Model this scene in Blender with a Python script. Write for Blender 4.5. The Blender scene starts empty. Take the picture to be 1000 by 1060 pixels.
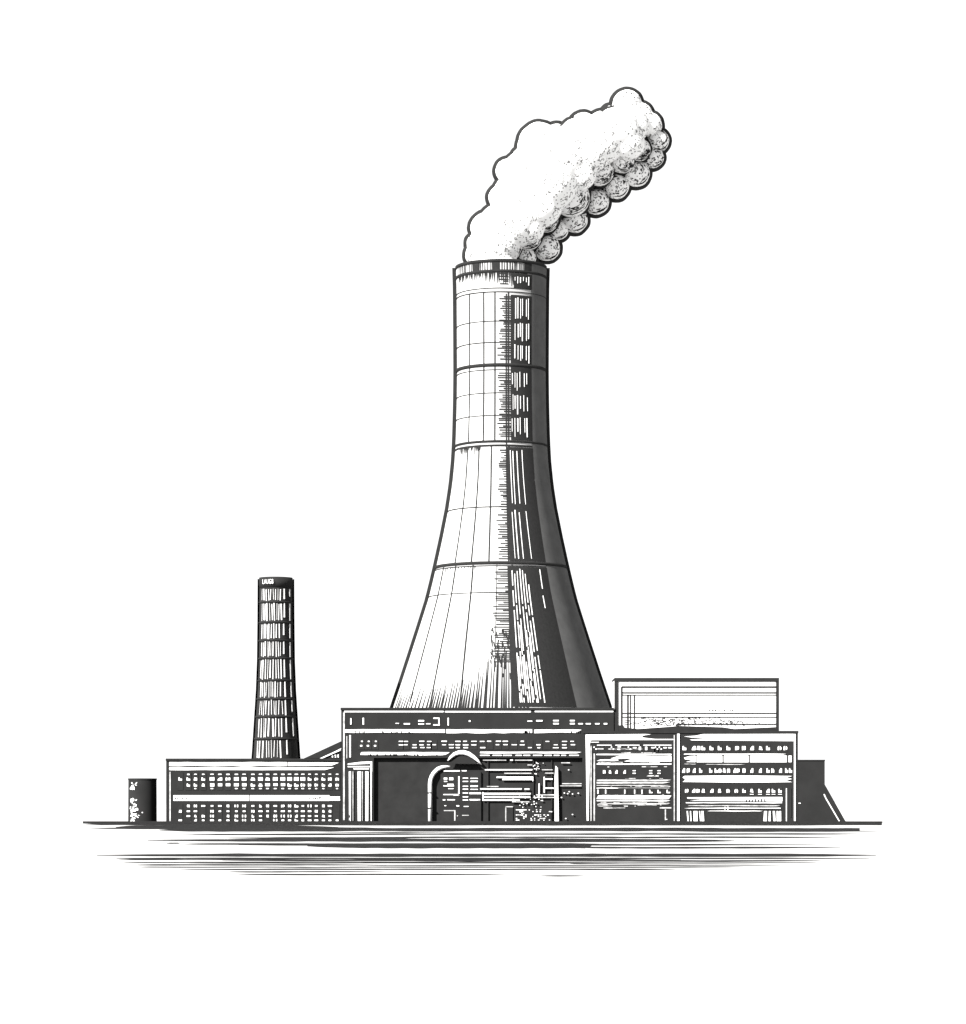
import bpy, bmesh, math, random
from mathutils import Vector, noise
random.seed(7)
R = math.radians
sc = bpy.context.scene
col = sc.collection

# ------------------------------------------------------------------ survey grid
# Photograph pixels were measured on the drawing; one pixel is 0.20 m on the plane Y=0, 600 m from the eye.
D, EYE, HZ, U = 600.0, 4.0, 832.0, 0.2
def sY(Y): return (D + Y) / D
def wx(px, Y): return (px - 500.0) * U * sY(Y)
def wz(py, Y): return max(0.0, EYE + (HZ - py) * U * sY(Y))

# ------------------------------------------------------------------ materials
def mat(name, c, var=0.12, scale=0.6, rough=0.95, spec=0.06, bump=0.0):
    m = bpy.data.materials.new(name); m.use_nodes = True
    nt = m.node_tree; b = nt.nodes['Principled BSDF']
    b.inputs['Roughness'].default_value = rough
    b.inputs['Specular IOR Level'].default_value = spec
    tc = nt.nodes.new('ShaderNodeTexCoord')
    n = nt.nodes.new('ShaderNodeTexNoise'); n.inputs['Scale'].default_value = scale; n.inputs['Detail'].default_value = 5
    nt.links.new(tc.outputs['Object'], n.inputs['Vector'])
    r = nt.nodes.new('ShaderNodeValToRGB')
    r.color_ramp.elements[0].position = .3; r.color_ramp.elements[1].position = .7
    lo, hi = c * (1 - var), c * (1 + var)
    r.color_ramp.elements[0].color = (lo, lo, lo, 1); r.color_ramp.elements[1].color = (hi, hi, hi, 1)
    nt.links.new(n.outputs['Fac'], r.inputs['Fac']); nt.links.new(r.outputs['Color'], b.inputs['Base Color'])
    if bump:
        bp = nt.nodes.new('ShaderNodeBump'); bp.inputs['Strength'].default_value = bump; bp.inputs['Distance'].default_value = .3
        nt.links.new(n.outputs['Fac'], bp.inputs['Height']); nt.links.new(bp.outputs['Normal'], b.inputs['Normal'])
    return m
INK = mat('black_paint', .0165)
INKP = mat('black_steel', .018, scale=2)
WALLD = mat('dark_cladding', .0165, scale=.3)
WHITE = mat('white_paint', .66, .05)
GREYW = mat('weathered_white_paint', .32, .35, 1.2)
SHADE = mat('bay_concrete', .0175, .15, .5)
CONC = mat('pale_concrete', .36, .16, .25, bump=.15)
GROUND = mat('pale_ground', .42, .04, .05)
GROUNDHATCH = mat('ground_hatch', .011, .2, .1)  # dark tone of the ground-shading strokes
TOWERSHADE = mat('tower_shade_grey', .082, .12, .3)  # shade of the tower's right side put into the colour
INKSTROKE = mat('ink_stroke', .018, .1, .5)  # ink tone for the smoke's outline and shading strokes
STACK = mat('chimney_brick', .019, .2, .8)

def smoke_mat():
    m = mat('white_smoke', .7, .1, .4, rough=1, spec=0)
    nt = m.node_tree; b = nt.nodes['Principled BSDF']
    tc = nt.nodes.new('ShaderNodeTexCoord')
    v = nt.nodes.new('ShaderNodeTexVoronoi'); v.inputs['Scale'].default_value = 1.25
    n = nt.nodes.new('ShaderNodeTexNoise'); n.inputs['Scale'].default_value = .5; n.inputs['Detail'].default_value = 3
    nt.links.new(tc.outputs['Object'], v.inputs['Vector']); nt.links.new(tc.outputs['Object'], n.inputs['Vector'])
    # stipple specks and curled flecks: shading painted into the smoke's colour
    def mth(op, a, c):
        q = nt.nodes.new('ShaderNodeMath'); q.operation = op
        for k, x in enumerate((a, c)):
            if isinstance(x, (int, float)): q.inputs[k].default_value = x
            else: nt.links.new(x, q.inputs[k])
        return q.outputs[0]
    speck = mth('LESS_THAN', v.outputs['Distance'], .25)
    n2 = nt.nodes.new('ShaderNodeTexNoise'); n2.inputs['Scale'].default_value = .85; n2.inputs['Detail'].default_value = 1
    nt.links.new(tc.outputs['Object'], n2.inputs['Vector'])
    line = mth('LESS_THAN', mth('ABSOLUTE', mth('SUBTRACT', n2.outputs['Fac'], .5), 0), .03)
    fleck = mth('MULTIPLY', line, mth('GREATER_THAN', n.outputs['Fac'], .5))
    ink_stroke = mth('MAXIMUM', speck, fleck)
    b.inputs['Subsurface Weight'].default_value = .85; b.inputs['Subsurface Radius'].default_value = (1,1,1); b.inputs['Subsurface Scale'].default_value = 1.6
    mixc = nt.nodes.new('ShaderNodeMix'); mixc.data_type = 'RGBA'
    nt.links.new(ink_stroke, mixc.inputs['Factor']); mixc.inputs['A'].default_value = (.8,.8,.8,1); mixc.inputs['B'].default_value = (.17,.17,.17,1)
    nt.links.new(mixc.outputs['Result'], b.inputs['Base Color'])
    return m
SMOKE = smoke_mat()
SMOKE2 = SMOKE.copy(); SMOKE2.name = 'dense_white_smoke'; SMOKE2.node_tree.nodes['Principled BSDF'].inputs['Subsurface Weight'].default_value = 0

# ------------------------------------------------------------------ mesh builder
class MB:
    def __init__(s): s.v = []; s.f = []
    def box(s, x0, x1, y0, y1, z0, z1):
        b = len(s.v)
        s.v += [(x0,y0,z0),(x1,y0,z0),(x1,y1,z0),(x0,y1,z0),(x0,y0,z1),(x1,y0,z1),(x1,y1,z1),(x0,y1,z1)]
        s.f += [tuple(b+i for i in q) for q in ((0,1,5,4),(1,2,6,5),(2,3,7,6),(3,0,4,7),(4,5,6,7),(3,2,1,0))]
    def body(s, px0, py0, px1, py1, Y0, depth):          # a block whose front face fills the measured rectangle
        s.box(wx(px0,Y0), wx(px1,Y0), Y0, Y0+depth, wz(py1,Y0), wz(py0,Y0))
    def slab(s, px0, py0, px1, py1, Y, t=.14):           # a plate standing t proud of a front wall at depth Y
        s.box(wx(px0,Y), wx(px1,Y), Y-t, Y+.06, wz(py1,Y), wz(py0,Y))
    def poly(s, pts, Y, t=.14, back=.06):
        P = [(wx(a,Y), wz(c,Y)) for a, c in pts]; n = len(P); b = len(s.v)
        s.v += [(x, Y-t, z) for x, z in P] + [(x, Y+back, z) for x, z in P]
        s.f.append(tuple(range(b, b+n))); s.f.append(tuple(range(b+2*n-1, b+n-1, -1)))
        for i in range(n):
            j = (i+1) % n; s.f.append((b+i, b+n+i, b+n+j, b+j))
    def ragged(s, x0, y0, x1, y1, Y, t=.14, l=0, r=0, j=.35):  # band with tapered, brushed ends
        n = max(4, int((x1-x0)/9)); top = []; bot = []
        for i in range(n+1):
            x = x0 + (x1-x0)*i/n
            top.append((x, y0 + random.uniform(-j, j)*.5)); bot.append((x, y1 + random.uniform(-j, j)))
        m = (y0+y1)/2
        if l: top[0] = (x0+l*random.uniform(0,1), y0); bot[0] = (x0, y1-.2)
        if r: top[-1] = (x1, y0+.2); bot[-1] = (x1-r, y1)
        s.poly(top + bot[::-1], Y, t)
    def tube(s, pts, rad, seg=14, cap=True):
        pts = [Vector(p) for p in pts]; n = len(pts); b = len(s.v)
        if not hasattr(rad, '__len__'): rad = [rad]*n
        up = None
        for i, p in enumerate(pts):
            d = (pts[min(i+1,n-1)] - pts[max(i-1,0)]).normalized()
            if up is None: up = Vector((0,1,0)) if abs(d.y) < .9 else Vector((1,0,0))
            a = d.cross(up).normalized(); c = d.cross(a).normalized(); up = -c if c.dot(up) < 0 else c
            for k in range(seg):
                t = 2*math.pi*k/seg
                s.v.append(tuple(p + (a*math.cos(t) + c*math.sin(t))*rad[i]))
        for i in range(n-1):
            for k in range(seg):
                q = (k+1) % seg
                s.f.append((b+i*seg+k, b+i*seg+q, b+(i+1)*seg+q, b+(i+1)*seg+k))
        if cap:
            s.f.append(tuple(range(b+seg-1, b-1, -1))); s.f.append(tuple(range(b+(n-1)*seg, b+n*seg)))
    def build(s, name, m, parent=None, smooth=False, loc=None):
        me = bpy.data.meshes.new(name); org = Vector(loc) if loc else Vector((0,0,0))
        me.from_pydata([tuple(Vector(v)-org) for v in s.v], [], s.f); me.materials.append(m)
        bm = bmesh.new(); bm.from_mesh(me); bmesh.ops.recalc_face_normals(bm, faces=bm.faces); bm.to_mesh(me); bm.free()
        if smooth:
            for p in me.polygons: p.use_smooth = True
        o = bpy.data.objects.new(name, me); col.objects.link(o); o.location = org
        if parent is not None:
            o.parent = parent; o.location = org - Vector(parent_origin(parent))
        return o
def parent_origin(o):
    v = Vector((0,0,0))
    while o: v += o.location; o = o.parent
    return v
def tag(o, label=None, cat=None, group=None, kind=None):
    if label: o['label'] = label
    if cat: o['category'] = cat
    if group: o['group'] = group
    if kind: o['kind'] = kind
    return o
def thing(name, loc, label, cat, group=None):
    o = bpy.data.objects.new(name, None); col.objects.link(o); o.location = loc
    return tag(o, label, cat, group)
def plate(name, rects, Y, m, parent, t=.14):
    b = MB()
    for r in rects: b.slab(*r, Y, t)
    return b.build(name, m, parent)
def window(parent, x0, y0, x1, y1, Y, cells, m=None, pitch=.0):
    f = MB(); f.slab(x0, y0, x1, y1, Y, .07)
    fo = f.build('window', INKP, parent)
    for c in cells:
        p = MB()
        if len(c) == 4 and not isinstance(c[0], tuple): p.slab(*c, Y-.07, .07)
        else: p.poly(c, Y-.07, .07)
        p.build('pane', m or WHITE, fo)
    return fo
def glyph(cx, cy, w, h):
    """an irregular bright pane, partly covered by its blind"""
    x0, x1, y0, y1 = cx-w/2, cx+w/2, cy-h/2, cy+h/2; k = random.random(); j = lambda a: random.uniform(0, a)
    if k < .34: return [[(x0,y0),(x0+w*.35,y0),(x0+w*.45,y0+h*.45),(x1,y0+h*.4),(x1,y1),(x0,y1)]]
    if k < .6: return [[(x0,y0+j(h*.3)),(x0+w*.38,y0),(x0+w*.38,y1),(x0,y1)],[(x0+w*.62,y0),(x1,y0+j(h*.4)),(x1,y1-j(h*.3)),(x0+w*.62,y1)]]
    if k < .8: return [[(x0+w*.55,y0),(x1,y0),(x1,y1),(x0,y1),(x0+w*.1,y0+h*.5)]]
    return [[(x0+w*.2,y0),(x1-j(w*.3),y0+j(h*.2)),(x1,y1),(x0,y1-j(h*.2))]]

# ------------------------------------------------------------------ setting
g = MB()
GX = [-9000,-400,0,59,63,67,71,78,140,300,800,9000]; GY = [-900,-300,-8,30,58,72,84,110,200,600,3000,16000]
for y in GY:
    for x in GX:
        rise = min(1, max(0, (x-60)/11))*min(1, max(0, (y-58)/26)); g.v.append((x, y, 4.35*rise*rise*(3-2*rise)))  # added rise behind the plant, hides the tower's shadow on the ground
for i in range(len(GY)-1):
    for k in range(len(GX)-1):
        q = i*len(GX)+k; g.f.append((q, q+1, q+1+len(GX), q+len(GX)))
tag(g.build('ground', GROUND), kind='structure')
k = MB(); k.box(wx(86,-8), wx(913,-8), -8.5, -6.6, 0, .42)
tag(k.build('kerb', INK), kind='structure')
STROKES = [  # x0, x1, y0, y1 of the dark strokes painted as shading across the pale ground
 (86,913,851.6,854.3,6,0),(93,868,856.6,858.4,40,20),(118,886,853.0,854.6,50,30),(120,350,854.4,858.4,20,60),(165,388,857.5,860.9,30,50),(330,890,857.0,860.6,80,0),(700,913,859.6,861.2,50,60),
 (183,420,863.4,864.7,80,60),(200,895,862.6,864.1,200,60),(330,470,861.2,862.2,60,60),(360,863,866.0,867.6,60,60),(230,430,866.6,868.6,80,60),
 (153,760,868.2,871.4,120,160),(380,757,869.8,871.7,90,60),(190,620,872.9,874.5,20,30),(247,845,873.9,875.5,60,110),(318,612,873.3,878.2,60,2),(600,870,876.7,878.4,10,80),(172,186,872.6,873.6,4,2),
 (100,907,883.9,887.0,140,90),(120,900,888.0,889.4,20,100),(122,705,889.7,890.5,20,60),(230,851,890.6,891.6,60,40),(126,848,892.2,893.1,20,50),(180,640,893.5,893.9,60,60),
 (140,400,895.0,896.2,20,80),(380,820,895.9,896.7,60,120),(142,770,897.5,898.3,10,60),(185,702,899.6,900.6,60,40),(236,405,902.2,903.1,20,90),
 (245,525,905.0,906.0,40,70),(557,607,906.4,907.3,20,30),(590,800,894.2,894.8,10,60)]
st = MB()
def gy(py): return D * ((EYE / U) / (py - HZ) - 1)
for i, (x0, x1, y0, y1, tl, tr) in enumerate(STROKES):
    if i == 1: x1 = 400
    n = 44; top = []; bot = []; ph = random.uniform(0, 9)
    for q in range(n+1):
        x = x0 + (x1-x0)*q/n
        w = min(1, (x-x0)/tl if tl else 1, (x1-x)/tr if tr else 1); w = max(.15, w**.6)
        mid = (y0+y1)/2 + .35*(noise.noise((x*.012+ph, i*3.1, 0))); hw = (y1-y0)/2*w*(1+.3*noise.noise((x*.05, i*7.7, 2)))
        top.append((x, mid-hw)); bot.append((x, mid+hw))
    b = len(st.v); z = .006 + .0007*i
    for pts in (top, bot):
        for x, y in pts:
            Y = gy(max(y, 851.8)); st.v.append((wx(x, Y), Y, z))
    for q in range(n): st.f.append((b+q, b+n+1+q, b+n+2+q, b+q+1))
tag(st.build('ground_streaks', GROUNDHATCH), 'long thin dark shading strokes lying across the pale ground before the power plant', 'ground streaks', kind='stuff')

# ------------------------------------------------------------------ the big tower
TX, TY = 518.7, 56.0
TS = U * sY(TY); tcx = wx(TX, TY)
PROF = [(852,160),(820,146.5),(790,134),(760,123.5),(730,113.6),(703,104.5),(676,95.7),(648,86.6),(620,77.8),(603,73.6),(586,69.6),(556,63),(526,57),(502,53.3),(478,50.9),(463,50),(450,49.5),(436,49.1),(415,48.6),(385,48.3),(340,48.5),(300,48.8),(277,49.4)]
PROF = [(a, r-2.8) for a, r in PROF]
def rad_at(prof, py):
    for (a, ra), (b, rb) in zip(prof, prof[1:]):
        if b <= py <= a: t = (a-py)/(a-b); return ra+(rb-ra)*t
    return prof[-1][1] if py < prof[-1][0] else prof[0][1]
def tz(py): return wz(py, TY)
class Round:                                   # a round shaft measured in pixels
    def __init__(s, px, Y, prof): s.px, s.Y, s.prof, s.cx, s.u = px, Y, prof, wx(px, Y), U*sY(Y)
    def pt(s, phi, py, off=0):
        r = rad_at(s.prof, py)*s.u + off
        return (s.cx + r*math.sin(phi), s.Y - r*math.cos(phi), wz(py, s.Y))
    def shell(s, b, pys, off=0, seg=96, a0=0, a1=2*math.pi, closed=True):
        base = len(b.v); n = seg if closed else seg+1
        for py in pys:
            for k in range(n): b.v.append(s.pt(a0+(a1-a0)*k/seg, py, off))
        for i in range(len(pys)-1):
            for k in range(seg):
                q = (k+1) % n; b.f.append((base+i*n+k, base+i*n+q, base+(i+1)*n+q, base+(i+1)*n+k))
    def ring(s, b, y0, y1, t, seg=96, a0=0, a1=2*math.pi):       # closed hoop from y0 (upper) to y1 (lower), t proud
        full = abs(a1-a0-2*math.pi) < 1e-6; n = seg if full else seg+1; base = len(b.v)
        for (py, off) in ((y0,-.1),(y0,t),(y1,t),(y1,-.1)):
            for k in range(n): b.v.append(s.pt(a0+(a1-a0)*k/seg, py, off))
        for i in range(4):
            j = (i+1) % 4
            for k in range(seg):
                q = (k+1) % n; b.f.append((base+i*n+k, base+i*n+q, base+j*n+q, base+j*n+k))
        if not full:
            b.f.append((base, base+n, base+2*n, base+3*n)); b.f.append((base+n-1, base+4*n-1, base+3*n-1, base+2*n-1))
    def strip(s, b, phi, y0, y1, w0, w1=None, t=.06, dphi=0, n=None):  # y0 upper, y1 lower, widths in metres
        w1 = w0 if w1 is None else w1; n = n or max(2, int((y1-y0)/12)); base = len(b.v)
        for i in range(n+1):
            f = i/n; py = y0+(y1-y0)*f; w = w0+(w1-w0)*f; r = rad_at(s.prof, py)*s.u; ph = phi + dphi*f
            for a, off in ((-w/2/r,-.05),(-w/2/r,t),(w/2/r,t),(w/2/r,-.05)): b.v.append(s.pt(ph+a, py, off))
        for i in range(n):
            for k in range(3):
                b.f.append((base+i*4+k, base+i*4+k+1, base+i*4+k+5, base+i*4+k+4))
        b.f.append((base, base+1, base+2, base+3)); e = base+n*4; b.f.append((e+3, e+2, e+1, e))
T = Round(TX, TY, PROF)
tower = thing('cooling_tower', (tcx, TY, 0), 'tall flared concrete tower with smoke rising from its mouth, behind the long dark hall', 'tower')
ys = [852]+[852-(852-277)*i/60 for i in range(1, 61)]
b = MB(); T.shell(b, ys); T.shell(b, [277, 277.01, 340], -.6); b.build('shell', CONC, tower, True)
b = MB(); T.ring(b, 276.6, 279.8, .2); T.ring(b, 287.4, 290.2, .16)                 # lip and collar
b.build('rim_collar', INK, tower, True)
RINGS = [(305.8,306.5,.13),(309.6,310.4,.15),(339.4,340.1,.13),(361.0,361.8,.13),(382.8,386.0,.22),(389.0,389.7,.13),(412.6,413.3,.13),(435.6,436.3,.13),(461.4,463.6,.2),(465.8,467.8,.1),(529.6,530.5,.14),(586.4,589.4,.24),(590.6,591.6,.1),(618.2,619.0,.14)]
for y0, y1, t in RINGS:
    b = MB(); T.ring(b, y0, y1, t); b.build('ring', INKP, tower, True)
b = MB()
for ph in (-45,-23,-8.3,8.8): T.strip(b, R(ph), 310, 462, .26, .26, .13)
for ph in (-46,-28.5,-12.5,9): T.strip(b, R(ph), 467, 588, .26, .28, .13, R(1.5), 14)
for ph in (-60,-43,-25,9): T.strip(b, R(ph), 590, 729, .28, .3, .16, R(3), 16)
for k in range(12): T.strip(b, R(96+k*14), 310, 729, .22, .26, .05)
b.build('panel_seam', INKP, tower)
b = MB()                                                                          # ragged hatch drawing shade under rim, hoops and up from the roof line
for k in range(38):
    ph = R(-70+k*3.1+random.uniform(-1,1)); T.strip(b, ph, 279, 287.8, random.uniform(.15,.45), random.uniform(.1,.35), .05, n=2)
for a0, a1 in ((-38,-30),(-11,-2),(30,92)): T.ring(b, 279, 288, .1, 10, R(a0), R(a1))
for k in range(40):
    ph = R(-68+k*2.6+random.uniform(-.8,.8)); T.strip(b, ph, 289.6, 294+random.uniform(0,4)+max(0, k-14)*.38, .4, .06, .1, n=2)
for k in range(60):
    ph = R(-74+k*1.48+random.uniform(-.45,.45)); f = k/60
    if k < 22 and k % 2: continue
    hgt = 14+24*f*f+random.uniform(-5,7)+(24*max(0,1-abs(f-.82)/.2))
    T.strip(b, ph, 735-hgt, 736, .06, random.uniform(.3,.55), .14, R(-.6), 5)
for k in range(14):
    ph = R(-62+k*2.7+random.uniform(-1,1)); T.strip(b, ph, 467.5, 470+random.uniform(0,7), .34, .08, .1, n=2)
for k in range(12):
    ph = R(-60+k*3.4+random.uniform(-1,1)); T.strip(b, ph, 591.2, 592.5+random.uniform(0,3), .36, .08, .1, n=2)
b.build('hatch_stroke', INKP, tower)
b = MB(); y = 291.0                                                               # hatched half-shade built as rows of dark ticks
while y < 690:
    if not any(abs(y-q) < 3.5 for q in (307,309,384,388,463,467,588,590)):
        l = random.choice((1,1,.8,.6,.9,.45)); lo = y > 590
        a0 = 8.6-(14 if not lo else 15)*l*random.uniform(.8,1)
        T.ring(b, y, y+random.uniform(.75,1.2), .14, 5, R(a0), R(8.6 if y < 311 else 12.2 if y < 465 else 8.6))
    y += random.uniform(1.7, 3.0)
T.strip(b, R(6), 312, 588, .22, .22, .14); T.strip(b, R(-4), 590, 690, .12, .12, .09)
for k in range(60):                                                                # denser shading strokes at the lower end
    y = random.uniform(655, 702); a = random.uniform(-7, 7); T.strip(b, R(a), y, y+random.uniform(3,9), .24, .16, .15, R(random.uniform(-1,1)), 2)
b.build('shade_ticks', INKP, tower)
b = MB()                                                                           # dark panel added as the tower's shade, right of the ticks
N = 40
def casing(y0, y1, a0, a1, t=.16):
    base = len(b.v); n = 18; m = 14
    for i in range(n+1):
        py = y0+(y1-y0)*i/n
        for k in range(m+1): b.v.append(T.pt(a0+(a1-a0)*k/m, py, t))
    for i in range(n):
        for k in range(m): b.f.append((base+i*(m+1)+k, base+i*(m+1)+k+1, base+(i+1)*(m+1)+k+1, base+(i+1)*(m+1)+k))
    for i in (0, n):
        e = len(b.v)
        for k in range(m+1): b.v.append(T.pt(a0+(a1-a0)*k/m, y0+(y1-y0)*i/n, -.05))
        for k in range(m): b.f.append((base+i*(m+1)+k, base+i*(m+1)+k+1, e+k+1, e+k))
    for kk, a in ((0,a0),(m,a1)):
        e = len(b.v)
        for i in range(n+1): b.v.append(T.pt(a, y0+(y1-y0)*i/n, -.05))
        for i in range(n): b.f.append((base+i*(m+1)+kk, base+(i+1)*(m+1)+kk, e+i+1, e+i))
casing(313, 461, R(12), R(42)); casing(291, 305.6, R(16), R(42)); casing(468.5, 586, R(7), R(42)); casing(592, 735, R(5), R(42))
b.build('shade_panel', INKP, tower)
b = MB()                                                                           # pale strips drawn as highlight lines over the dark panel
def highlight(a, y0, y1, w, dphi=0):
    c = MB(); T.strip(c, R(a), y0, y1, w, w*.8, .26, R(dphi)); c.build('highlight_strip', WHITE, tower)
for y0, y1 in ((293,303),(315,338),(341,360),(363,382)):
    for a in (18,21,25,28,33,37): highlight(a+random.uniform(-.8,.8), y0+random.uniform(0,2), y1-random.uniform(0,5), random.choice((.08,.1,.14,.2)))
for y0, y1 in ((391,412),(414,435),(437,460)):
    for a in (14,17,21,24,30,34): highlight(a+random.uniform(-.8,.8), y0+random.uniform(0,3), y1-random.uniform(0,9), random.choice((.08,.1,.14,.24)))
for y0, y1 in ((470,528),(532,585)):
    for a in (10.5,14,19,26): highlight(a+random.uniform(-.6,.6), y0+random.uniform(0,4), y1-random.uniform(0,2), random.choice((.1,.14,.2)), 1)
for k in range(12):
    a = 8.6+(k if k < 7 else k-6.5)*2.2+random.uniform(-.25,.25); y = 594+random.uniform(0,6)+(max(0,k-5)*12 if k < 7 else random.uniform(50,95))
    while y < 730:
        L = random.uniform(10,46); y1 = min(731, y+L)
        f0 = (y-592)/140; f1 = (y1-592)/140
        if y1-y > 3: T.strip(b, R(a+f0*.8), y, y1, random.uniform(.12,.18), None, .26, R((f1-f0)*.8))
        y = y1+random.uniform(1.5,6)
for a, y0, y1 in ((34,594,614),(33.5,621,634)): highlight(a, y0, y1, .16)
b.build('pale_bar', WHITE, tower)  # lower pale lines, highlights drawn into the shaded side
b = MB(); T.shell(b, ys, .14, 28, R(41.5), R(92.5), False); b.build('shade_side', TOWERSHADE, tower, True)  # dark sheet standing in for shade on the tower's right
b = MB()                                                                           # dark shell added on the rear half to draw the outline
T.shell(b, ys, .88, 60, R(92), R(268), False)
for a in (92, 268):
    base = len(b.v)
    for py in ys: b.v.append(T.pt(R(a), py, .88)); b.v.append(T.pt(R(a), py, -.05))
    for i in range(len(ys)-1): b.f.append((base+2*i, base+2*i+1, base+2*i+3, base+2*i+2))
b.build('rear_outline', INK, tower, True)

# ------------------------------------------------------------------ smoke
def sp(zx, zy): return 460+zx/4, 80+zy/4
plume = thing('smoke_plume', (tcx, TY, tz(277)), 'white billowing smoke with dark scalloped edges drifting right from the tall tower', 'smoke')
def puff(b, zx, zy, r, dy, grow=0, back=0, sub=4):
    px, py = sp(zx, zy); Y = TY+dy+back; Yc = TY+dy
    c = Vector((wx(px, Yc), Yc, wz(py, Yc))) + back*Vector((0, .982, .19)); rad = r/4*TS
    bm = bmesh.new(); bmesh.ops.create_icosphere(bm, subdivisions=sub, radius=1)
    base = len(b.v)
    for v in bm.verts:
        n = v.co.normalized(); d = 1+.05*noise.noise(n*1.6+Vector((zx*.01, zy*.01, r)))+.02*noise.noise(n*4+Vector((zx, zy, 0)))
        b.v.append(tuple(c+n*(rad*d+grow)))
    for f in bm.faces: b.f.append(tuple(base+v.index for v in f.verts))
    bm.free()
BODY = [(225,690,92,-.5),(235,620,98,-.5),(250,545,58,-.5),(300,500,105,-.5),(300,600,100,-1),(345,620,70,-1.2),(345,410,110,-.5),(400,300,100,-.5),(430,430,130,-2),(400,530,90,-2),(490,330,120,-2),(560,270,100,-2),(600,310,90,-2.5),(650,260,100,-2.5),(720,220,98,-2.5),(780,200,70,-1.5),(760,270,70,-2.5),(560,400,70,-2.5)]
RIM = [(135,735,48,1),(130,688,38,1),(168,622,60,1),(238,500,55,1),(262,388,50,1),(312,330,32,1),(392,272,84,1),(465,226,34,1.2),(575,200,55,1),(690,155,38,1),(757,112,60,1),(815,155,48,1.5),(852,198,50,1.5),(648,190,50,1)]
SCAL = [(520,495,82,1.0),(640,385,64,1.0),(735,345,52,1.0),(808,300,46,1.0),(345,655,60,1.5),(420,590,52,1.2),(270,700,55,1)]
LOW = [(884,262,47,3.2),(865,332,44,4.2),(795,398,56,4.2),(712,450,54,4.6),(628,515,54,4.8),(540,590,54,5),(470,630,44,5),(425,708,54,4.8),(330,745,50,4.2),(250,800,60,1)]
b = MB()
for q in BODY+RIM: puff(b, *q)
puff(b, 225, 860, 90, 0); puff(b, 215, 790, 92, 0)
po = b.build('puffs', SMOKE, plume, True)
rm = po.modifiers.new('fuse', 'REMESH'); rm.mode = 'VOXEL'; rm.voxel_size = .3; rm.use_smooth_shade = True
b = MB()
for q in SCAL+LOW: puff(b, *q)
b.build('underside_puffs', SMOKE2, plume, True)
sm = po.modifiers.new('soften', 'SMOOTH'); sm.factor = .5; sm.iterations = 3
def shade_curl(b, q, arc, rho, rad=.13, k=1.035):
    """a thin dark curl that draws shading on the face of puff q, at rho of its radius, over the angles arc"""
    zx, zy, r, dy = q; px, py = sp(zx, zy); Y = TY+dy; c = Vector((wx(px, Y), Y, wz(py, Y))); rr = r/4*TS; pts = []
    n = 7
    for i in range(n):
        a = R(arc[0]+(arc[1]-arc[0])*i/(n-1)); d = Vector((rho*math.cos(a), -math.sqrt(1-rho*rho), rho*math.sin(a))) + Vector((0,0,.18*rho*0))
        nn = d.normalized(); f = 1+.05*noise.noise(nn*1.6+Vector((zx*.01, zy*.01, r)))+.02*noise.noise(nn*4+Vector((zx, zy, 0)))
        pts.append(c+nn*(rr*f+.05))
    b.tube(pts, [rad*(.25+.75*math.sin(math.pi*i/(n-1))) for i in range(n)], 6)
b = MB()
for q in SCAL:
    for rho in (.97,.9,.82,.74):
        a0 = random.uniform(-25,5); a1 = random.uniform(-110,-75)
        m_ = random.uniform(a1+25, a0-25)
        shade_curl(b, q, (a0, m_+4), rho, random.uniform(.1,.2)); shade_curl(b, q, (m_-4, a1), rho-.02, random.uniform(.08,.18))
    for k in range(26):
        rho = random.uniform(.5,.92); a = random.uniform(-125,15); shade_curl(b, q, (a, a+random.uniform(3,13)), rho, random.uniform(.09,.19))
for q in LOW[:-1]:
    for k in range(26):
        rho = random.uniform(.25,.95); a = random.uniform(-180,90); shade_curl(b, q, (a, a+random.choice((8,14,26,40))*random.uniform(.5,1)), rho, random.uniform(.09,.2))
    shade_curl(b, q, (-20, -100), .9, .16); shade_curl(b, q, (100, 170), .8, .16)
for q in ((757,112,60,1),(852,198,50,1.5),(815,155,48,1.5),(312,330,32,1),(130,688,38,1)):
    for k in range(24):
        rho = random.uniform(.35,.93); a = random.uniform(-60,180) if q[0] > 800 else random.uniform(20,165); shade_curl(b, q, (a, a+random.uniform(3,9)), rho, random.uniform(.1,.2))
b.build('shading_stroke', INKSTROKE, plume, True)  # dark strokes and stipple that draw the smoke's shading
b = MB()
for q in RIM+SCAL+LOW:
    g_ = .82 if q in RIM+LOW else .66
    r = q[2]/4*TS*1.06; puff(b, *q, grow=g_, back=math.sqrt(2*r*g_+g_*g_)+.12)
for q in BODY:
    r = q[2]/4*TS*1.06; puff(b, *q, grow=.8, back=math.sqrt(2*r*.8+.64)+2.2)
b.build('outline_fringe', INKSTROKE, plume, True)  # dark back shell added to draw the smoke's outline

# ------------------------------------------------------------------ the small chimney
CP = [(852,30),(820,26.6),(785,23.3),(765,22),(745,20.7),(715,18.8),(683,17.6),(640,17.1),(599,16.9)]
C = Round(285.6, 32, CP)
chim = thing('brick_chimney', (C.cx, 32, 0), 'slim dark tapering chimney with pale vertical streaks and hoops, behind the low left building', 'chimney')
cys = [852-(852-599)*i/24 for i in range(25)]
b = MB(); C.shell(b, cys, 0, 48); C.shell(b, [599, 599.01, 620], -.4, 48); b.build('shaft', STACK, chim, True)
b = MB(); C.ring(b, 598.2, 609, .1, 48); b.build('cap', INK, chim, True)
hoops = [(624,1.4),(645,1.4),(663.6,1.4),(682,1.6),(704.8,1.4),(723.8,1.6),(742.2,1.8),(765,1.6)]
for y, h in hoops:
    b = MB(); C.ring(b, y-h/2, y+h/2, .16, 48); b.build('hoop', INKP, chim, True)
b = MB(); seg = [609]+[h[0] for h in hoops]+[786]
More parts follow.
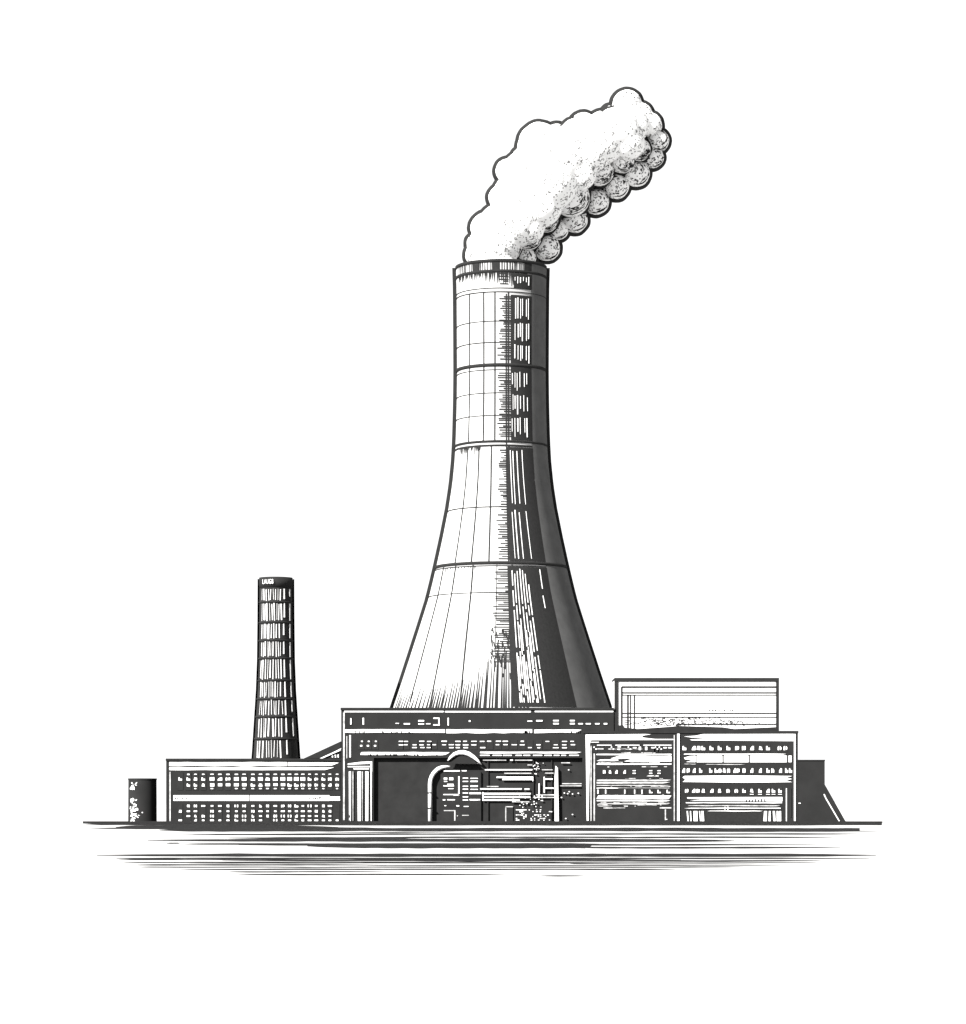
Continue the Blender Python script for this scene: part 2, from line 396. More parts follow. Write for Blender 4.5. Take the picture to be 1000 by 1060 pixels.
for y0, y1 in zip(seg, seg[1:]):
    a = -51+random.uniform(-2,2)
    while a < 24:
        w = random.choice((.07,.1,.13,.18,.26)); C.strip(b, R(a), y0+1.2+random.uniform(0,1.5), y1-1-random.uniform(0,1.5), w*random.uniform(.6,1), w, .09, R(random.uniform(-2,2)))
        a += math.degrees(w/3.9)+random.uniform(4.2,8)
    if random.random() < .85: C.strip(b, R(33+random.uniform(-2,2)), y0+1.5, y1-random.uniform(1,8), .2, .3, .09)
    if y1 < 770: C.strip(b, R(60), y0+1.5, y1-random.uniform(1,6), .32, .28, .09)
b.build('pale_strips', WHITE, chim)  # pale upright strips, mostly left of centre
b = MB(); C.shell(b, cys, .45, 30, R(93), R(267), False); b.build('rear_outline', INK, chim, True)  # dark rear shell added to draw the chimney's outline
def lettering(txt, h, w, loc, rz, m, parent, name='lettering'):
    cu = bpy.data.curves.new(name, 'FONT'); cu.body = txt; cu.size = 1; cu.extrude = .03; cu.offset = 0; cu.space_character = 1.12
    o = bpy.data.objects.new(name, cu); col.objects.link(o); bpy.context.view_layer.update()
    me = bpy.data.meshes.new_from_object(o.evaluated_get(bpy.context.evaluated_depsgraph_get()))
    col.objects.unlink(o); bpy.data.objects.remove(o)
    xs = [v.co.x for v in me.vertices]; yv = [v.co.y for v in me.vertices]
    for v in me.vertices:
        v.co.x = (v.co.x-min(xs))/(max(xs)-min(xs))*w-w/2; v.co.y = (v.co.y-min(yv))/(max(yv)-min(yv))*h
    me.materials.clear(); me.materials.append(m)
    p = bpy.data.objects.new(name, me); col.objects.link(p); p.rotation_euler = (math.pi/2, 0, rz)
    p.parent = parent; p.location = Vector(loc)-parent_origin(parent); return p
lp = Vector(C.pt(R(-22), 605.6, .34))
lettering('LAUGB', 1.0, 2.6, lp, R(-22), WHITE, chim)

# ------------------------------------------------------------------ little tank at the far left
K = Round(147.5, 6, [(852,14.8),(806,14.5)])
tank = thing('storage_tank', (K.cx, 6, 0), 'small squat black cylindrical tank with flaking white patches, at the far left', 'tank')
b = MB(); K.shell(b, [852,806], 0, 48); b.build('drum', WALLD, tank, True)
b = MB(); K.ring(b, 805.8, 807.4, .08, 48)
base = len(b.v)
for q in range(48): b.v.append(K.pt(q*math.pi/24, 805.8, .07))
b.f.append(tuple(range(base, base+48))); b.build('lid', INK, tank)
b = MB()
for y0, y1, n in ((810.5,818,15),(826,831,12),(831,842,20),(841,850.5,24)):
    for q in range(n):
        y = random.uniform(y0, y1-1); a = random.triangular(-50, -8, -44)
        K.strip(b, R(a), y, min(y1, y+random.uniform(.6,2.6)), random.uniform(.15,.5), random.uniform(.1,.4), .05, R(random.uniform(-6,6)), 2)
K.strip(b, R(-30), 810, 811.4, 1.6, 1.2, .05, 0, 2); K.strip(b, R(6), 840.5, 841.6, .25, .25, .05, 0, 2)
b.build('paint_stain', WHITE, tank)

# ------------------------------------------------------------------ low left building
Yl = 1.0
wing = thing('office_building', (wx(262,Yl), Yl, 0), 'low dark two storey block with small bright windows, left of the main hall', 'building')
b = MB(); b.body(172, 787.5, 352.9, 852, Yl, 14); b.build('wall', WALLD, wing)
b = MB(); b.box(wx(171.6,Yl), wx(352.9,Yl), Yl-.2, Yl+14.1, wz(787.5,Yl), wz(785.2,Yl)); b.build('parapet', INK, wing)
b = MB(); b.ragged(175.3,788.9,297,793,Yl); b.ragged(298,789.3,351,792.6,Yl,r=8); b.build('cornice', WHITE, wing)
b = MB(); b.ragged(175.3,794.2,346,797.2,Yl,r=10,j=.2); b.build('cornice', WHITE, wing)
plate('corner_strip', [(175.4,799,176.8,850)], Yl, GREYW, wing)
b = MB(); b.slab(179.5,823.2,258,829,Yl); b.slab(259,823.2,341,829,Yl); b.slab(341,824.6,352,825.6,Yl); b.slab(341,826.6,352,828.8,Yl); b.build('spandrel', WHITE, wing)
b = MB()
for x in (181,183.5,185.5,188,190,192.4,195.5,320,323.5,325.6,328,330.5):
    h = random.uniform(.9,2.2); b.slab(x, 827.4-h, x+random.uniform(.8,1.6), 827.6, Yl-.14, .03)
b.slab(330, 825, 333, 825.8, Yl-.14, .03)
b.build('worn_lettering', INKP, wing)
WX = [186.6,195,202.3,210.4,219.5,227.6,236,244.7,252.7,261.8,269.7,277,285,292.8,299.8,306.8,313.5,320.5,327.4,334.8,341.5,349]
for i, x in enumerate(WX):
    big = 4 <= i <= 16; cells = []; w = 4.8 if big else 3.6
    if i: cells.append((x-w*.35, 801, x+w*.35, 801.8+random.uniform(0,.5)))
    if big and random.random() < .7: cells.append((x-w/2, 804.6, x+w/2, 808.1))
    else: cells += glyph(x, 806.4, w, 3.2)
    if i:
        if big and random.random() < .7: cells.append((x-w/2+random.uniform(0,.6), 810.9, x+w/2, 814.2-random.uniform(0,.8)))
        else: cells += glyph(x, 812.6, w*.9, 3)
        if random.random() < .75: cells.append((x-w*.3, 815.8, x+w*.25, 816.8))
    window(wing, x-3, 800, x+3, 818, Yl, cells)
for i, x in enumerate(WX):
    cells = []
    for y in (834.3, 839.8, 844.8, 849.2):
        if i in (0, 21) and y in (834.3, 844.8): continue
        if random.random() < .06: continue
        w = random.uniform(2.2, 4.2); k_ = random.random()
        if k_ < .5: cells.append((x-w/2, y-.8, x+w/2, y+.7))
        elif k_ < .8: cells += [(x-w/2, y-1.3, x-w/2+1.1, y+1.2), (x+w/2-1.3, y-1.3, x+w/2, y+1.3)]
        else: cells += glyph(x, y, w, 2.8)
    window(wing, x-2.6, 832.5, x+2.6, 850.4, Yl, cells or [(x-1,839,x+1,840)])

# sloping conveyor gallery between the left block's roof and the hall
Yg = 3.0
gal = thing('conveyor_gallery', (wx(335,Yg), Yg, wz(785.2,Yg)), 'short sloping dark gallery climbing from the low left roof to the main hall', 'gallery')
b = MB(); b.poly([(314.5,785.1),(352.8,767.4),(352.8,773.6),(333,784.9)], Yg, 0, 3.2); b.build('gallery_tube', INK, gal)
b = MB(); b.poly([(331,785),(352.4,775.2),(352.4,776.9),(334,785)], Yg, .02, 3); b.build('walkway', WHITE, gal)
b = MB(); b.poly([(334.5,785),(352.6,777.2),(352.6,785)], Yg+.3, 0, 2.6); b.build('support_panel', INK, gal)
plate('vent', [(343.5,782,344.8,784),(346.2,781.4,348,782.2),(346.6,783,348,784.2),(349.5,781,350.6,784.2)], Yg+.3, WHITE, gal, .05)

# ------------------------------------------------------------------ main hall
hall = thing('turbine_hall', (wx(494,0), 0, 0), 'long dark industrial hall with white bands and an open bay, below the big tower', 'building')
b = MB(); b.body(353.2,735,387,852,0,18); b.body(603,735,635.4,852,0,18); b.body(387,735,603,784.5,0,18); b.build('wall', WALLD, hall)
b = MB(); b.body(387,784.6,603,852,1.0,16); b.build('bay_wall', SHADE, hall)
b = MB(); b.box(wx(352.6,0), wx(635.6,0), -.25, 18.1, wz(735,0), wz(732.6,0)); b.build('parapet', INK, hall)
plate('band', [(356.3,735.9,459.2,737.3),(460.6,736,549.5,737.4),(553.6,735.9,634.8,737.2)], 0, WHITE, hall)
plate('corner_strip', [(355.2,737.6,356.9,849)], 0, GREYW, hall)
b = MB(); b.ragged(357,755,460.6,758.4,0); b.ragged(462,755,550.8,758.8,0); b.ragged(553,755.2,602,758.6,0,r=6,j=.5); b.build('cornice', WHITE, hall)
b = MB()
for q in range(26):
    x = random.choice((random.uniform(364,378), random.uniform(384,432), random.uniform(540,548), random.uniform(590,600))); b.slab(x, 757.2-random.uniform(0,.8), x+random.uniform(.5,1.6), 758.7, -.14, .03)
b.slab(362, 756.6, 371, 757.2, -.14, .03); b.build('cornice_marks', INKP, hall)
plate('downpipe', [(358.6,762,359.5,785)], 0, GREYW, hall); plate('downpipe', [(361.6,761,363.2,784)], 0, WHITE, hall)
UP = [[(362.6,743.5,363.8,750)],[(375.4,743,376.8,750.2)],[(409.5,748.4,413,749.2)],[(418,748.6,424.4,750)],[(433,745.4,439,746.9),(433,748.9,439,750.1)],[(441,748.8,445.6,749.7)],[(448.6,742.9,455,744.1),(448.6,749.8,455.2,751),(453.8,744.1,455,749.8)],[(463.4,743,464.6,751)],
 [(485.3,745.6,487,747.2)],[(546,746,551,747)],[(555,745.4,561.6,746.8)],[(572.6,745.3,578.4,746.6),(572.6,748.4,578.4,749.8)],[(590,745.3,595,746.6),(590,748.4,595,749.8)],[(598.6,748.6,603.4,749.8)],[(606.4,748.6,611.6,749.8)],[(616,748.6,620.6,749.8)],[(625,748.5,628.6,749.9)]]
for c in UP:
    x0 = min(r[0] for r in c)-.7; x1 = max(r[2] for r in c)+.7; y0 = min(r[1] for r in c)-.7; y1 = max(r[3] for r in c)+.7
    window(hall, x0, y0, x1, y1, 0, c)
for i, x in enumerate([374,381,388.4,414.5,420.6,429,436.7,443.7,449.3,459.8,467.5,474,482,490.5,499.7,507,515.5,523.2,532.3,541,548.4,558,566.7,575.4,584,592.6]):
    cells = []
    for y in (767.4, 771, 774):
        if random.random() < (.75 if 12 <= i <= 14 else .55): cells.append((x-random.uniform(1.4,3.1), y-random.uniform(.3,.65), x+random.uniform(1.2,3.1), y+random.uniform(.3,.6)))
    if i < 3: cells = [(x-1.2, 771.2, x+1, 772.8), (x-.2, 766.8, x+1.6, 768)]
    if not cells: cells = [(x-2, 771, x+2, 772)]
    window(hall, x-3.4, 766, x+3.4, 776, 0, cells)
b = MB(); b.ragged(373,778.6,465.5,781.6,0,l=6,r=5,j=.4); b.build('gutter', WHITE, hall)
b = MB(); b.ragged(497,778.2,602,779.8,0,r=5,j=.2)
x = 497
while x < 590: w = random.uniform(4,12); b.slab(x, 781.4, x+w, 782.4, 0); x += w+random.uniform(1,4)
b.build('gutter', WHITE, hall)
b = MB()
for q in range(24): x = random.uniform(376,460); b.slab(x, 780.6, x+random.uniform(.5,2), 782, -.14, .03)
b.build('gutter_marks', INKP, hall)
b = MB(); b.poly([(360,790.4),(374,788.6),(385.2,788.2),(385.2,799),(383.6,799),(383.6,790.6),(360,791.6)], 0); b.slab(360,793,383,794.2,0); b.slab(366,795.2,382,796.4,0); b.build('portal_lintel', WHITE, hall)
for x0, x1, m in ((361.2,363.4,WHITE),(364.9,365.9,GREYW),(370.2,373.8,WHITE),(374.8,375.7,GREYW),(378.2,381.4,WHITE),(383.6,385,WHITE)):
    b = MB(); b.poly([(x0,798.6),(x1,798.6),(x1-.2,849.8),(x0+.25,849.8)], 0, .3); b.build('column', m, hall)
b = MB()
for q in range(16): b.slab(371+random.uniform(0,1.6), 801+q*1.3, 372.6+random.uniform(0,.6), 801.6+q*1.3, -.3, .03)
for q in range(10): x = random.choice((361.4,371,372)); y = random.uniform(841,849); b.slab(x, y, x+1, y+.8, -.3, .03)
b.build('column_stains', INKP, hall)
b = MB(); b.poly([(574.2,803),(575.2,792.6),(577.4,795),(578.4,850),(574.2,850)], .6, .5, .2); b.build('column', WHITE, hall)
plate('column_groove', [(576,794,576.6,849)], .1, INKP, hall, .03)

# equipment standing in the bay
Ye = .5
def tubepx(pts, Y): return [(wx(a,Y), Y, wz(c,Y)) for a, c in pts]
pipe = thing('steam_pipe', (wx(445.2,.1), .1, 0), 'white pipe rising from the ground and bending right inside the open bay', 'pipe')
pts = [(445.2,852),(445.2,812)]+[(445.2+17*(1-math.cos(a)), 812-18.5*math.sin(a)) for a in [R(90)*q/10 for q in range(1,11)]]+[(466,793.4)]
b = MB(); b.tube(tubepx(pts,.1), [.42]*(len(pts)-4)+[.36,.3,.22,.12]); b.build('pipe_run', WHITE, pipe, True)
b = MB()
for y in (820, 836): b.slab(442.6, y, 447.8, y+1.2, .1, .46)
b.build('pipe_clamp', INKP, pipe)
duct = thing('arched_duct', (wx(481,-.6), -.6, wz(790,-.6)), 'pale arched duct curving over the bay at the middle of the hall', 'duct')
pts = [(463.5,787.5),(466.5,784),(470.5,780.8),(475,779.2),(480,779),(485,780.4),(490,783.4),(494.5,787.2),(498.6,792)]
b = MB(); b.tube(tubepx(pts,-.6), [.08,.32,.4,.46,.5,.48,.4,.28,.06]); b.build('duct_run', WHITE, duct, True)
b = MB(); b.poly([(470,786.5),(477,781.4),(484,781.8),(490,786),(494,790.6),(464,790.6)], -.35, .15, .3); b.build('duct_saddle', INK, duct)

cab = thing('control_cabinet', (wx(479,Ye), Ye, 0), 'dark cabinet with pale louvres and gauges inside the open bay', 'cabinet')
b = MB(); b.body(456,799,498,852,Ye,.48); b.build('case', SHADE, cab)
for r in ((459.4,805,463,807),(465,804.8,469.2,807.6),(459.6,808.4,463,809.4),(459,813,470,814),(463,811.4,469.5,812.6),(464,816,469.5,816.8),(459,822,470,823),(458.4,827.4,461,828.6),(463,827.4,471,828.4),(460,833.6,462,834.4),(472.5,833.6,475.4,834.8),(480,834.4,485,835.2)):
    plate('pale_bar', [r], Ye, WHITE, cab, .12)
for y in (797,): plate('pale_bar', [(459,797.4,476,798.6),(478,797.4,483,798.4)], Ye, WHITE, cab, .12)
b = MB(); b.slab(474.4,803.6,475.7,823.4,Ye); b.slab(469.6,822,475.7,823.6,Ye); b.build('gauge_pipe', WHITE, cab)
for y in (805,808.4,813.4,816.4,820.4,824.4,827.6):
    plate('pale_bar', [(479,y,484.6,y+1),(487,y+random.uniform(-.5,.5),494.6,y+1.1)][:1 if random.random()<.25 else 2], Ye, WHITE, cab, .12)
plate('door_frame', [(459.5,838.6,471.5,839.6),(470.2,839.6,471.5,849.6),(473,844,474,845),(478.4,843.6,485.4,844.4)], Ye, GREYW, cab, .1)

rack = thing('pipe_rack', (wx(537,Ye), Ye, 0), 'long rack of thin horizontal pale pipes inside the open bay', 'pipe rack')
b = MB(); 
for x in (505, 552, 571): b.box(wx(x,.8)-.1, wx(x,.8)+.1, .6, .95, 0, wz(785.5,.8))
b.build('post', INKP, rack)
for (x0,x1,y,r) in ((500,524,787,.12),(528,531,787,.16),(533,551,787,.12),(475,496,790.2,.12),(502,551,797,.15),(561,572,797,.12),(522,550,800.6,.12),(514,552,804.8,.17),(520,551,807,.17),(564,572,806.6,.15),(504,516,814.2,.1),(497,540,816.8,.16),(543,548,817,.16),(564,573,816,.15),(486,498,821.4,.2),(500,549,822,.24),(500,549,825.4,.16),(500,538,828.4,.15),(486,497,828,.16),(555,574,823,.13),(552,575,825.6,.12),(530,548,830.2,.1),(546,551,792,.1),(582,602,811.4,.13),(580,602,813.6,.12),(581,590,789.8,.12),(564,573,800.4,.1)):
    b = MB(); b.tube(tubepx([(x0,y),(x1,y)],Ye), r, 8); b.build('rack_pipe', WHITE if r > .13 else GREYW, rack)
for (x,y0,y1) in ((558.2,811,823),(563.5,804,820.6),(551.6,804.6,808.6),(500,820,828.8)):
    b = MB(); b.tube(tubepx([(x,y0),(x,y1)],Ye), .13, 8); b.build('riser_pipe', WHITE, rack)
b = MB()
for q in range(46):
    x = random.choice((random.uniform(551,562), random.uniform(530,556))); y = random.uniform(786,802) if x > 551 and random.random()<.4 else random.uniform(822,836)
    if x < 551 and y < 822: continue
    b.slab(x, y, x+random.uniform(.6,1.5), y+random.uniform(.6,1.2), Ye, .1)
for x, y in ((583.5,820.4),(587,821),(588.6,819),(592,821.4),(598,820.6),(588,796.4),(592,842.6),(585,846.8),(580.6,825)): b.slab(x, y, x+1.3, y+1, Ye, .1)
b.build('valve', WHITE, rack)

gen = thing('generator_unit', (wx(549,.3), .3, 0), 'low dark machine with a chequered pale grille at the foot of the bay', 'machine')
b = MB(); b.body(532,836.6,571,852,.3,.65); b.build('casing', SHADE, gen)
b = MB()
for i in range(20):
    for j_ in range(7):
        x = 534+i*1.9; y = 838+j_*1.75; den = .62 if i < 6 else (.5 if 10 <= i <= 13 else .22)
        if random.random() < den: b.slab(x, y, x+random.uniform(.8,1.9), y+random.uniform(.6,1.1), .3, .1)
b.build('grille', WHITE, gen)
doorf = thing('door_frame', (wx(527,.8), .8, 0), 'thin pale door frame between the cabinet and the low machine in the bay', 'door frame')
b = MB(); b.slab(523,835,524.1,852,.8,.2); b.slab(523,834.6,531,835.6,.8,.2); b.build('frame', GREYW, doorf)
b = MB(); b.slab(524.1,835.6,531,852,.8,.08); b.build('door', SHADE, doorf)

# ------------------------------------------------------------------ white block standing behind the right building
Yu = .5
blk = thing('boiler_house', (wx(721,Yu), Yu, 0), 'tall white boxy building outlined in black, rising behind the right building', 'building')
b = MB(); b.body(636.4,704,805.8,852,Yu,12); b.build('wall', WHITE, blk)
b = MB(); b.box(wx(636.3,Yu), wx(806.3,Yu), Yu-.3, Yu+12.1, wz(704,Yu), wz(701.8,Yu)); b.slab(635.9,704,806.3,705.4,Yu,.3); b.build('parapet', INK, blk)
plate('corner_strip', [(635.9,705.4,639.8,770)], Yu, INK, blk, .25); plate('corner_strip', [(803.2,705.4,806.3,770)], Yu, INK, blk, .25)
plate('facade_rail', [(643.4,710.2,803.2,712)], Yu, INKP, blk, .12)
plate('facade_rail', [(644.6,716.4,803.2,717.8),(644.6,718.9,803.2,719.9)], Yu, INKP, blk, .12)
plate('facade_rail', [(644.6,737.8,803.2,739)], Yu, INKP, blk, .12); plate('facade_rail', [(644.6,741.8,803.2,742.8)], Yu, INKP, blk, .12)
plate('facade_rail', [(700,748.9,803.2,750.2)], Yu, INKP, blk, .12)
plate('downpipe', [(642.6,711,644.2,751)], Yu, INKP, blk, .16)
for x0, x1 in ((649,650.5),(651.8,652.8),(655.9,657.1)): plate('downpipe', [(x0,719.7,x1,755)], Yu, INKP, blk, .16)
b = MB(); b.poly([(639.8,757),(639.8,750.8),(645,750.6),(646,753),(660,754.6),(694,752.2),(702,751.4),(748,752.8),(760,754.6),(803.2,752.6),(803.2,775),(639.8,775)], Yu, .2); b.build('base_flashing', INK, blk)
b = MB()
for q in range(330):
    x = random.triangular(644, 790, 690); lo = 742 + (0 if 660 < x < 745 else 3); y = random.uniform(lo, 750.6); L = random.uniform(.5, 2.6); a = random.choice((0,0,.7,-.7,1.57))
    b.poly([(x, y), (x+L*math.cos(a), y+L*.6*math.sin(a)), (x+L*math.cos(a)+.2, y+L*.6*math.sin(a)+.65), (x-.1, y+.65)], Yu, .1)
for y in (745.5, 747.4, 749.4): b.slab(646, y, 651, y+.6, Yu, .1)
b.build('hatch_squiggle', INKP, blk)  # hatching squiggles built as small dark pieces on the wall
b = MB()
for x in (734,737,740,743.6,749,755,757.2): b.slab(x, 734.6, x+random.uniform(.8,1.7), 735.9, Yu, .1)
b.build('vent_holes', INKP, blk)

# ------------------------------------------------------------------ right building
Yr = -5.0
ann = thing('workshop_building', (wx(715,Yr), Yr, 0), 'wide dark three storey building with white floor bands, right of the hall', 'building')
b = MB(); b.body(604.6,759,826,852,Yr,5.3); b.build('wall', WALLD, ann)
b = MB(); b.box(wx(604.2,Yr), wx(826.4,Yr), Yr-.2, Yr+5.35, wz(759,Yr), wz(756.6,Yr)); b.build('parapet', INK, ann)
b = MB(); b.poly([(606.2,760.4),(668,759.8),(674,760.2),(664,761.6),(666,763.6),(678,765),(697,765),(697,766),(612,766.2),(610.6,770),(609.2,849.6),(607.4,849.6)], Yr); b.build('gate_surround', WHITE, ann)
plate('downpipe', [(611.2,772,612.4,849.8)], Yr, GREYW, ann); plate('downpipe', [(614.4,780,615.9,849.8)], Yr, GREYW, ann)
plate('pilaster', [(697.4,761,698.5,849.8)], Yr, GREYW, ann, .2); plate('pilaster', [(701,759.6,703.4,849.8)], Yr, WHITE, ann, .3)
b = MB(); b.slab(618,771,633,771.8,Yr); b.slab(637,771,662,771.8,Yr); b.slab(666,771,695,771.8,Yr); b.slab(612,768,620,768.6,Yr); b.build('lintel_strip', WHITE, ann)
for x in (616,634,641,651.5,657,662.5,669,676,679.5,683.5,688.5,693.5):
    window(ann, x-2.6, 772.1, x+2.6, 778.6, Yr, random.choice(([(x-1.8,773.4,x+1.8,774.6)], [(x-1.6,772.8,x-.4,774.2),(x+.3,774.8,x+1.7,776)], [(x-1.2,773,x+1,776.4)], [(x-1.8,772.8,x+1.8,773.6),(x-1.8,775.2,x+1,776.2)])))
def bandset(rows):
    for (x0,y0,x1,y1,l,r,m) in rows:
        b = MB(); b.ragged(x0,y0,x1,y1,Yr,.14,l,r,.25); b.build('floor_band', m, ann)
bandset([(617.5,780.4,695,781.8,0,0,WHITE),(632,782.6,695,785.4,14,0,WHITE),(646,785.8,695,788.4,10,0,WHITE),(617.8,786.2,640,787.8,4,0,WHITE),(617.6,790.4,695,791.6,6,0,WHITE),
 (617.6,807,695,808.6,3,6,GREYW),(617.6,809.4,694,811.2,0,8,GREYW),(617.6,812.6,694,813.4,0,6,GREYW),(617.6,815.4,640,816.1,0,0,WHITE),(640,815.4,693,816,0,0,GREYW),
 (617.6,823.4,695,827.2,2,3,WHITE),(617.8,828.4,694,829.4,0,4,WHITE),(617.8,831.4,694,832.6,5,4,GREYW),(618.6,834,633,834.7,3,0,GREYW)])
for x in (625.5,631.5,638,646.5,656.5,673.6,682.2):
    window(ann, x-2.4, 796, x+2.4, 802, Yr, glyph(x, 799, 2.6, 3.6) if x < 650 else [(x-1.6,797.4,x+1.6,798.2),(x-1.6,800,x+1.6,801)])
for x in (619,627,646.8,657,664.6,673.4,682,691.5):
    window(ann, x-2.6, 816.6, x+2.6, 822.6, Yr, [(x-.6,817.4,x+.5,821.6)] if x < 665 else [(x-1.4,819.8,x+2,821),(x-1.4,817.6,x-.3,819.8)])
b = MB()
for y, n in ((775,9),(779,7),(789.2,8),(793.6,4),(803,3),(805.6,6),(813.8,6),(822.6,8),(830.4,8),(833,7),(836,3)):
    for k in range(n):
        x = random.uniform(617.6,688); b = MB(); b.slab(x, y+random.uniform(-.5,.5), min(695,x+random.uniform(1,14)), y+.55+random.uniform(-.1,.4), Yr, .1); b.build('facade_strip', GREYW, ann)
b = MB(); b.slab(646,834,650,835,Yr); b.slab(657,834,658,835,Yr); b.slab(688.2,838,689.4,849,Yr); b.slab(689.4,847.6,690.8,848.8,Yr); b.build('side_door_trim', GREYW, ann)
# right section
b = MB(); b.poly([(728,759.9),(821.6,759.7),(821.6,767.2),(716,766.4),(714,765.6),(734,764.2),(716,763.4),(708,762.4),(720,761.6)], Yr); b.build('cornice', WHITE, ann)
plate('corner_strip', [(821.9,759.8,823.5,849.8)], Yr, WHITE, ann, .2)
for x in (708.5,718,723,728,736.5,745,754,763,770,778.5,787.5,795,807,813): window(ann, x-2.5, 770.8, x+2.5, 778.4, Yr, glyph(x, 774.4, 3.8, 4.2))
b = MB(); b.ragged(708,780.2,814,781.1,Yr,r=4,j=.1); b.build('floor_band', WHITE, ann)
b = MB(); b.poly([(708,784.4),(714,782.6),(720,782.2),(720,789),(710,788.8),(717,787),(709,786)], Yr)
for x0, x1 in ((721.2,747.7),(749.3,774.8),(776.4,814.4)): b.slab(x0,782.2,x1,789.1,Yr)
b.slab(816.2,782.2,819.4,789,Yr); b.build('spandrel_panel', WHITE, ann)
bandset([(708,790.6,720,791.2,3,0,GREYW),(730,791,772,791.6,6,6,GREYW)])
for px in (110,140,178,220,285,320,345,372,400,440,462,500,550,605,655,685,735,775,800):
    x = 690+px*.1604; window(ann, x-1.9, 794, x+1.9, 801.4, Yr, glyph(x, 797.6, 3, 4.6))
b = MB(); b.poly([(708.6,803.2),(760,802.7),(820,803.3),(814,805),(820,806.4),(813,807.6),(820,809.6),(770,810.2),(706.6,809.4),(709.6,807.4),(706.6,804.6)], Yr); b.build('spandrel_panel', WHITE, ann)
for px in (130,175,203,237,292,342,397,450,500,550,603,655,690,732):
    x = 690+px*.1604; window(ann, x-2.2, 815, x+2.2, 822.6, Yr, glyph(x, 818.6, 3.4, 3.8) + ([(x-2,822,x+2,822.5)] if px > 540 else []))
b = MB(); b.poly([(711,825.4),(740,825.2),(809.8,825),(809.8,829.6),(714,829),(730,827.6),(712,826.8)], Yr); b.build('spandrel_panel', WHITE, ann)
b = MB()
for x in (772,775,778,781.4,784.4,787.6,791): b.slab(x, 828-random.uniform(0,1), x+1.4, 829.3, Yr-.14, .03)
b.build('vent_holes', INKP, ann)
bandset([(710,830.6,809.6,831.5,0,0,WHITE),(712,833.6,808,834.5,12,4,GREYW),(708,836.2,808,837,10,0,WHITE),(732,839.2,790,839.9,4,4,WHITE)])
b = MB(); b.slab(750,835.2,751,838,Yr); b.slab(753,835,754,838.2,Yr); b.build('lamp_bracket', WHITE, ann)
b = MB(); b.body(731,841,790,852,Yr-.07,.1); b.build('roller_door', INKP, ann)
for x0, x1, s_ in ((710.8,712.4,1.2),(714.2,715.6,.5),(718,722.2,0),(723.6,724.8,1.4),(725.6,728.6,.6),(791,794.2,-1),(796,798,-.6),(800,802.4,.8),(804,806,0),(806.6,808.8,-.6)):
    b = MB(); b.poly([(x0,839.6),(x1-.4,839.6),(x1+s_*.5,850),(x0+s_*.8,850)], Yr, .25); b.build('door_column', WHITE, ann)
plate('downpipe', [(813.6,816,814.5,850)], Yr, WHITE, ann); plate('downpipe', [(818.2,816,819.2,846)], Yr, SHADE, ann)

# ------------------------------------------------------------------ dark battered block on the far right
Yb = -5.0
but = thing('coal_bunker', (wx(848,Yb), Yb, 0), 'plain dark block with a sloping buttress foot, at the right end of the plant', 'bunker')
b = MB(); b.poly([(826.2,787),(853.8,787),(853.8,812),(876.4,852),(826.2,852)], Yb, 0, 9); b.build('wall', WALLD, but)
b = MB(); b.poly([(825.9,786.4),(854.2,786.4),(854.2,787.6),(825.9,787.6)], Yb, .12, 9.1); b.build('coping', INK, but)
b = MB(); b.tube([(wx(a,Yb),Yb-.12,wz(c,Yb)) for a,c in ((853,822),(855,826.5),(868.8,850))], .13, 8); b.build('handrail', WHITE, but)
plate('wall_lamp', [(826.6,831,828.8,831.9)], Yb, WHITE, but)

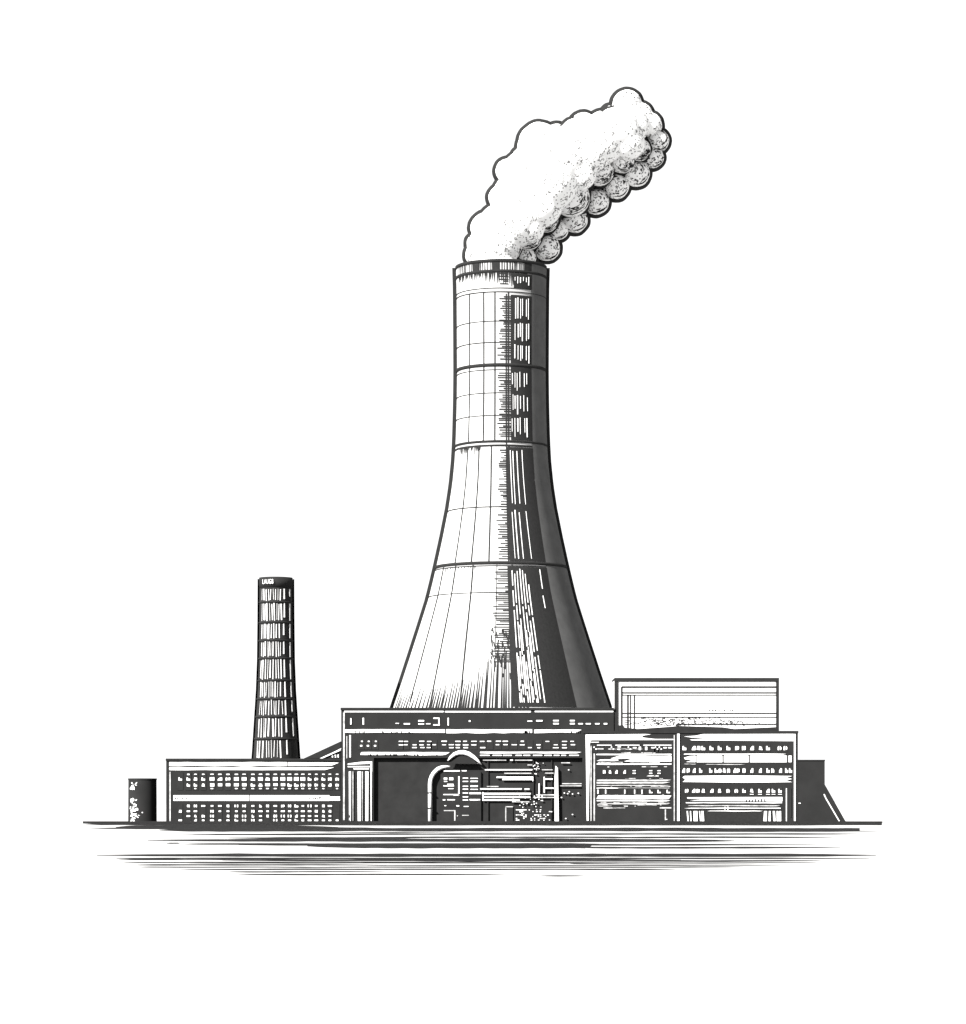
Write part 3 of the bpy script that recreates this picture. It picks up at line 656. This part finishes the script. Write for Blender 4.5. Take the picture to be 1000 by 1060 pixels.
# ------------------------------------------------------------------ light
SUN_AZ, SUN_EL = 42.0, 33.0       # degrees left of the line of sight, in front of the plant; height
sd = bpy.data.lights.new('sun', 'SUN'); sd.energy = 5.0; sd.angle = R(.5); sd.color = (1, .985, .96)
so = bpy.data.objects.new('sun', sd); col.objects.link(so)
to_sun = Vector((-math.sin(R(SUN_AZ))*math.cos(R(SUN_EL)), -math.cos(R(SUN_AZ))*math.cos(R(SUN_EL)), math.sin(R(SUN_EL))))
so.rotation_euler = to_sun.to_track_quat('Z', 'Y').to_euler(); so.location = (-200, -300, 300)
w = bpy.data.worlds.new('World'); sc.world = w; w.use_nodes = True
nt = w.node_tree; bg = nt.nodes['Background']; bg.inputs['Strength'].default_value = .05
sky = nt.nodes.new('ShaderNodeTexSky'); sky.sky_type = 'NISHITA'; sky.sun_disc = False
sky.sun_elevation = R(SUN_EL); sky.sun_rotation = math.atan2(to_sun.x, to_sun.y)
hs = nt.nodes.new('ShaderNodeHueSaturation'); hs.inputs['Saturation'].default_value = 0
nt.links.new(sky.outputs['Color'], hs.inputs['Color'])
# white lobe added to the sky behind the plant, the rest left dim
tc = nt.nodes.new('ShaderNodeTexCoord'); sep = nt.nodes.new('ShaderNodeSeparateXYZ'); nt.links.new(tc.outputs['Generated'], sep.inputs['Vector'])
mr = nt.nodes.new('ShaderNodeMapRange'); mr.interpolation_type = 'SMOOTHSTEP'
mr.inputs['From Min'].default_value = .74; mr.inputs['From Max'].default_value = .92; mr.inputs['To Min'].default_value = 0; mr.inputs['To Max'].default_value = 1
nt.links.new(sep.outputs['Y'], mr.inputs['Value'])
mx = nt.nodes.new('ShaderNodeMix'); mx.data_type = 'RGBA'
nt.links.new(mr.outputs['Result'], mx.inputs['Factor']); nt.links.new(hs.outputs['Color'], mx.inputs['A']); mx.inputs['B'].default_value = (7.6, 7.6, 7.6, 1)
nt.links.new(mx.outputs['Result'], bg.inputs['Color'])

# ------------------------------------------------------------------ camera
cd = bpy.data.cameras.new('camera'); cam = bpy.data.objects.new('camera', cd); col.objects.link(cam)
cam.location = (0, -D, EYE); cam.rotation_euler = (math.pi/2, 0, 0)
cd.sensor_fit = 'HORIZONTAL'; cd.sensor_width = 36; cd.lens = 36*D/(1000*U); cd.shift_y = (HZ-530)/1000
cd.clip_start = 1; cd.clip_end = 30000
sc.camera = cam
vs = sc.view_settings; vs.view_transform = 'Standard'; vs.look = 'None'; vs.exposure = 1.65; vs.gamma = 1
sc.cycles.max_bounces = 6; sc.cycles.diffuse_bounces = 3
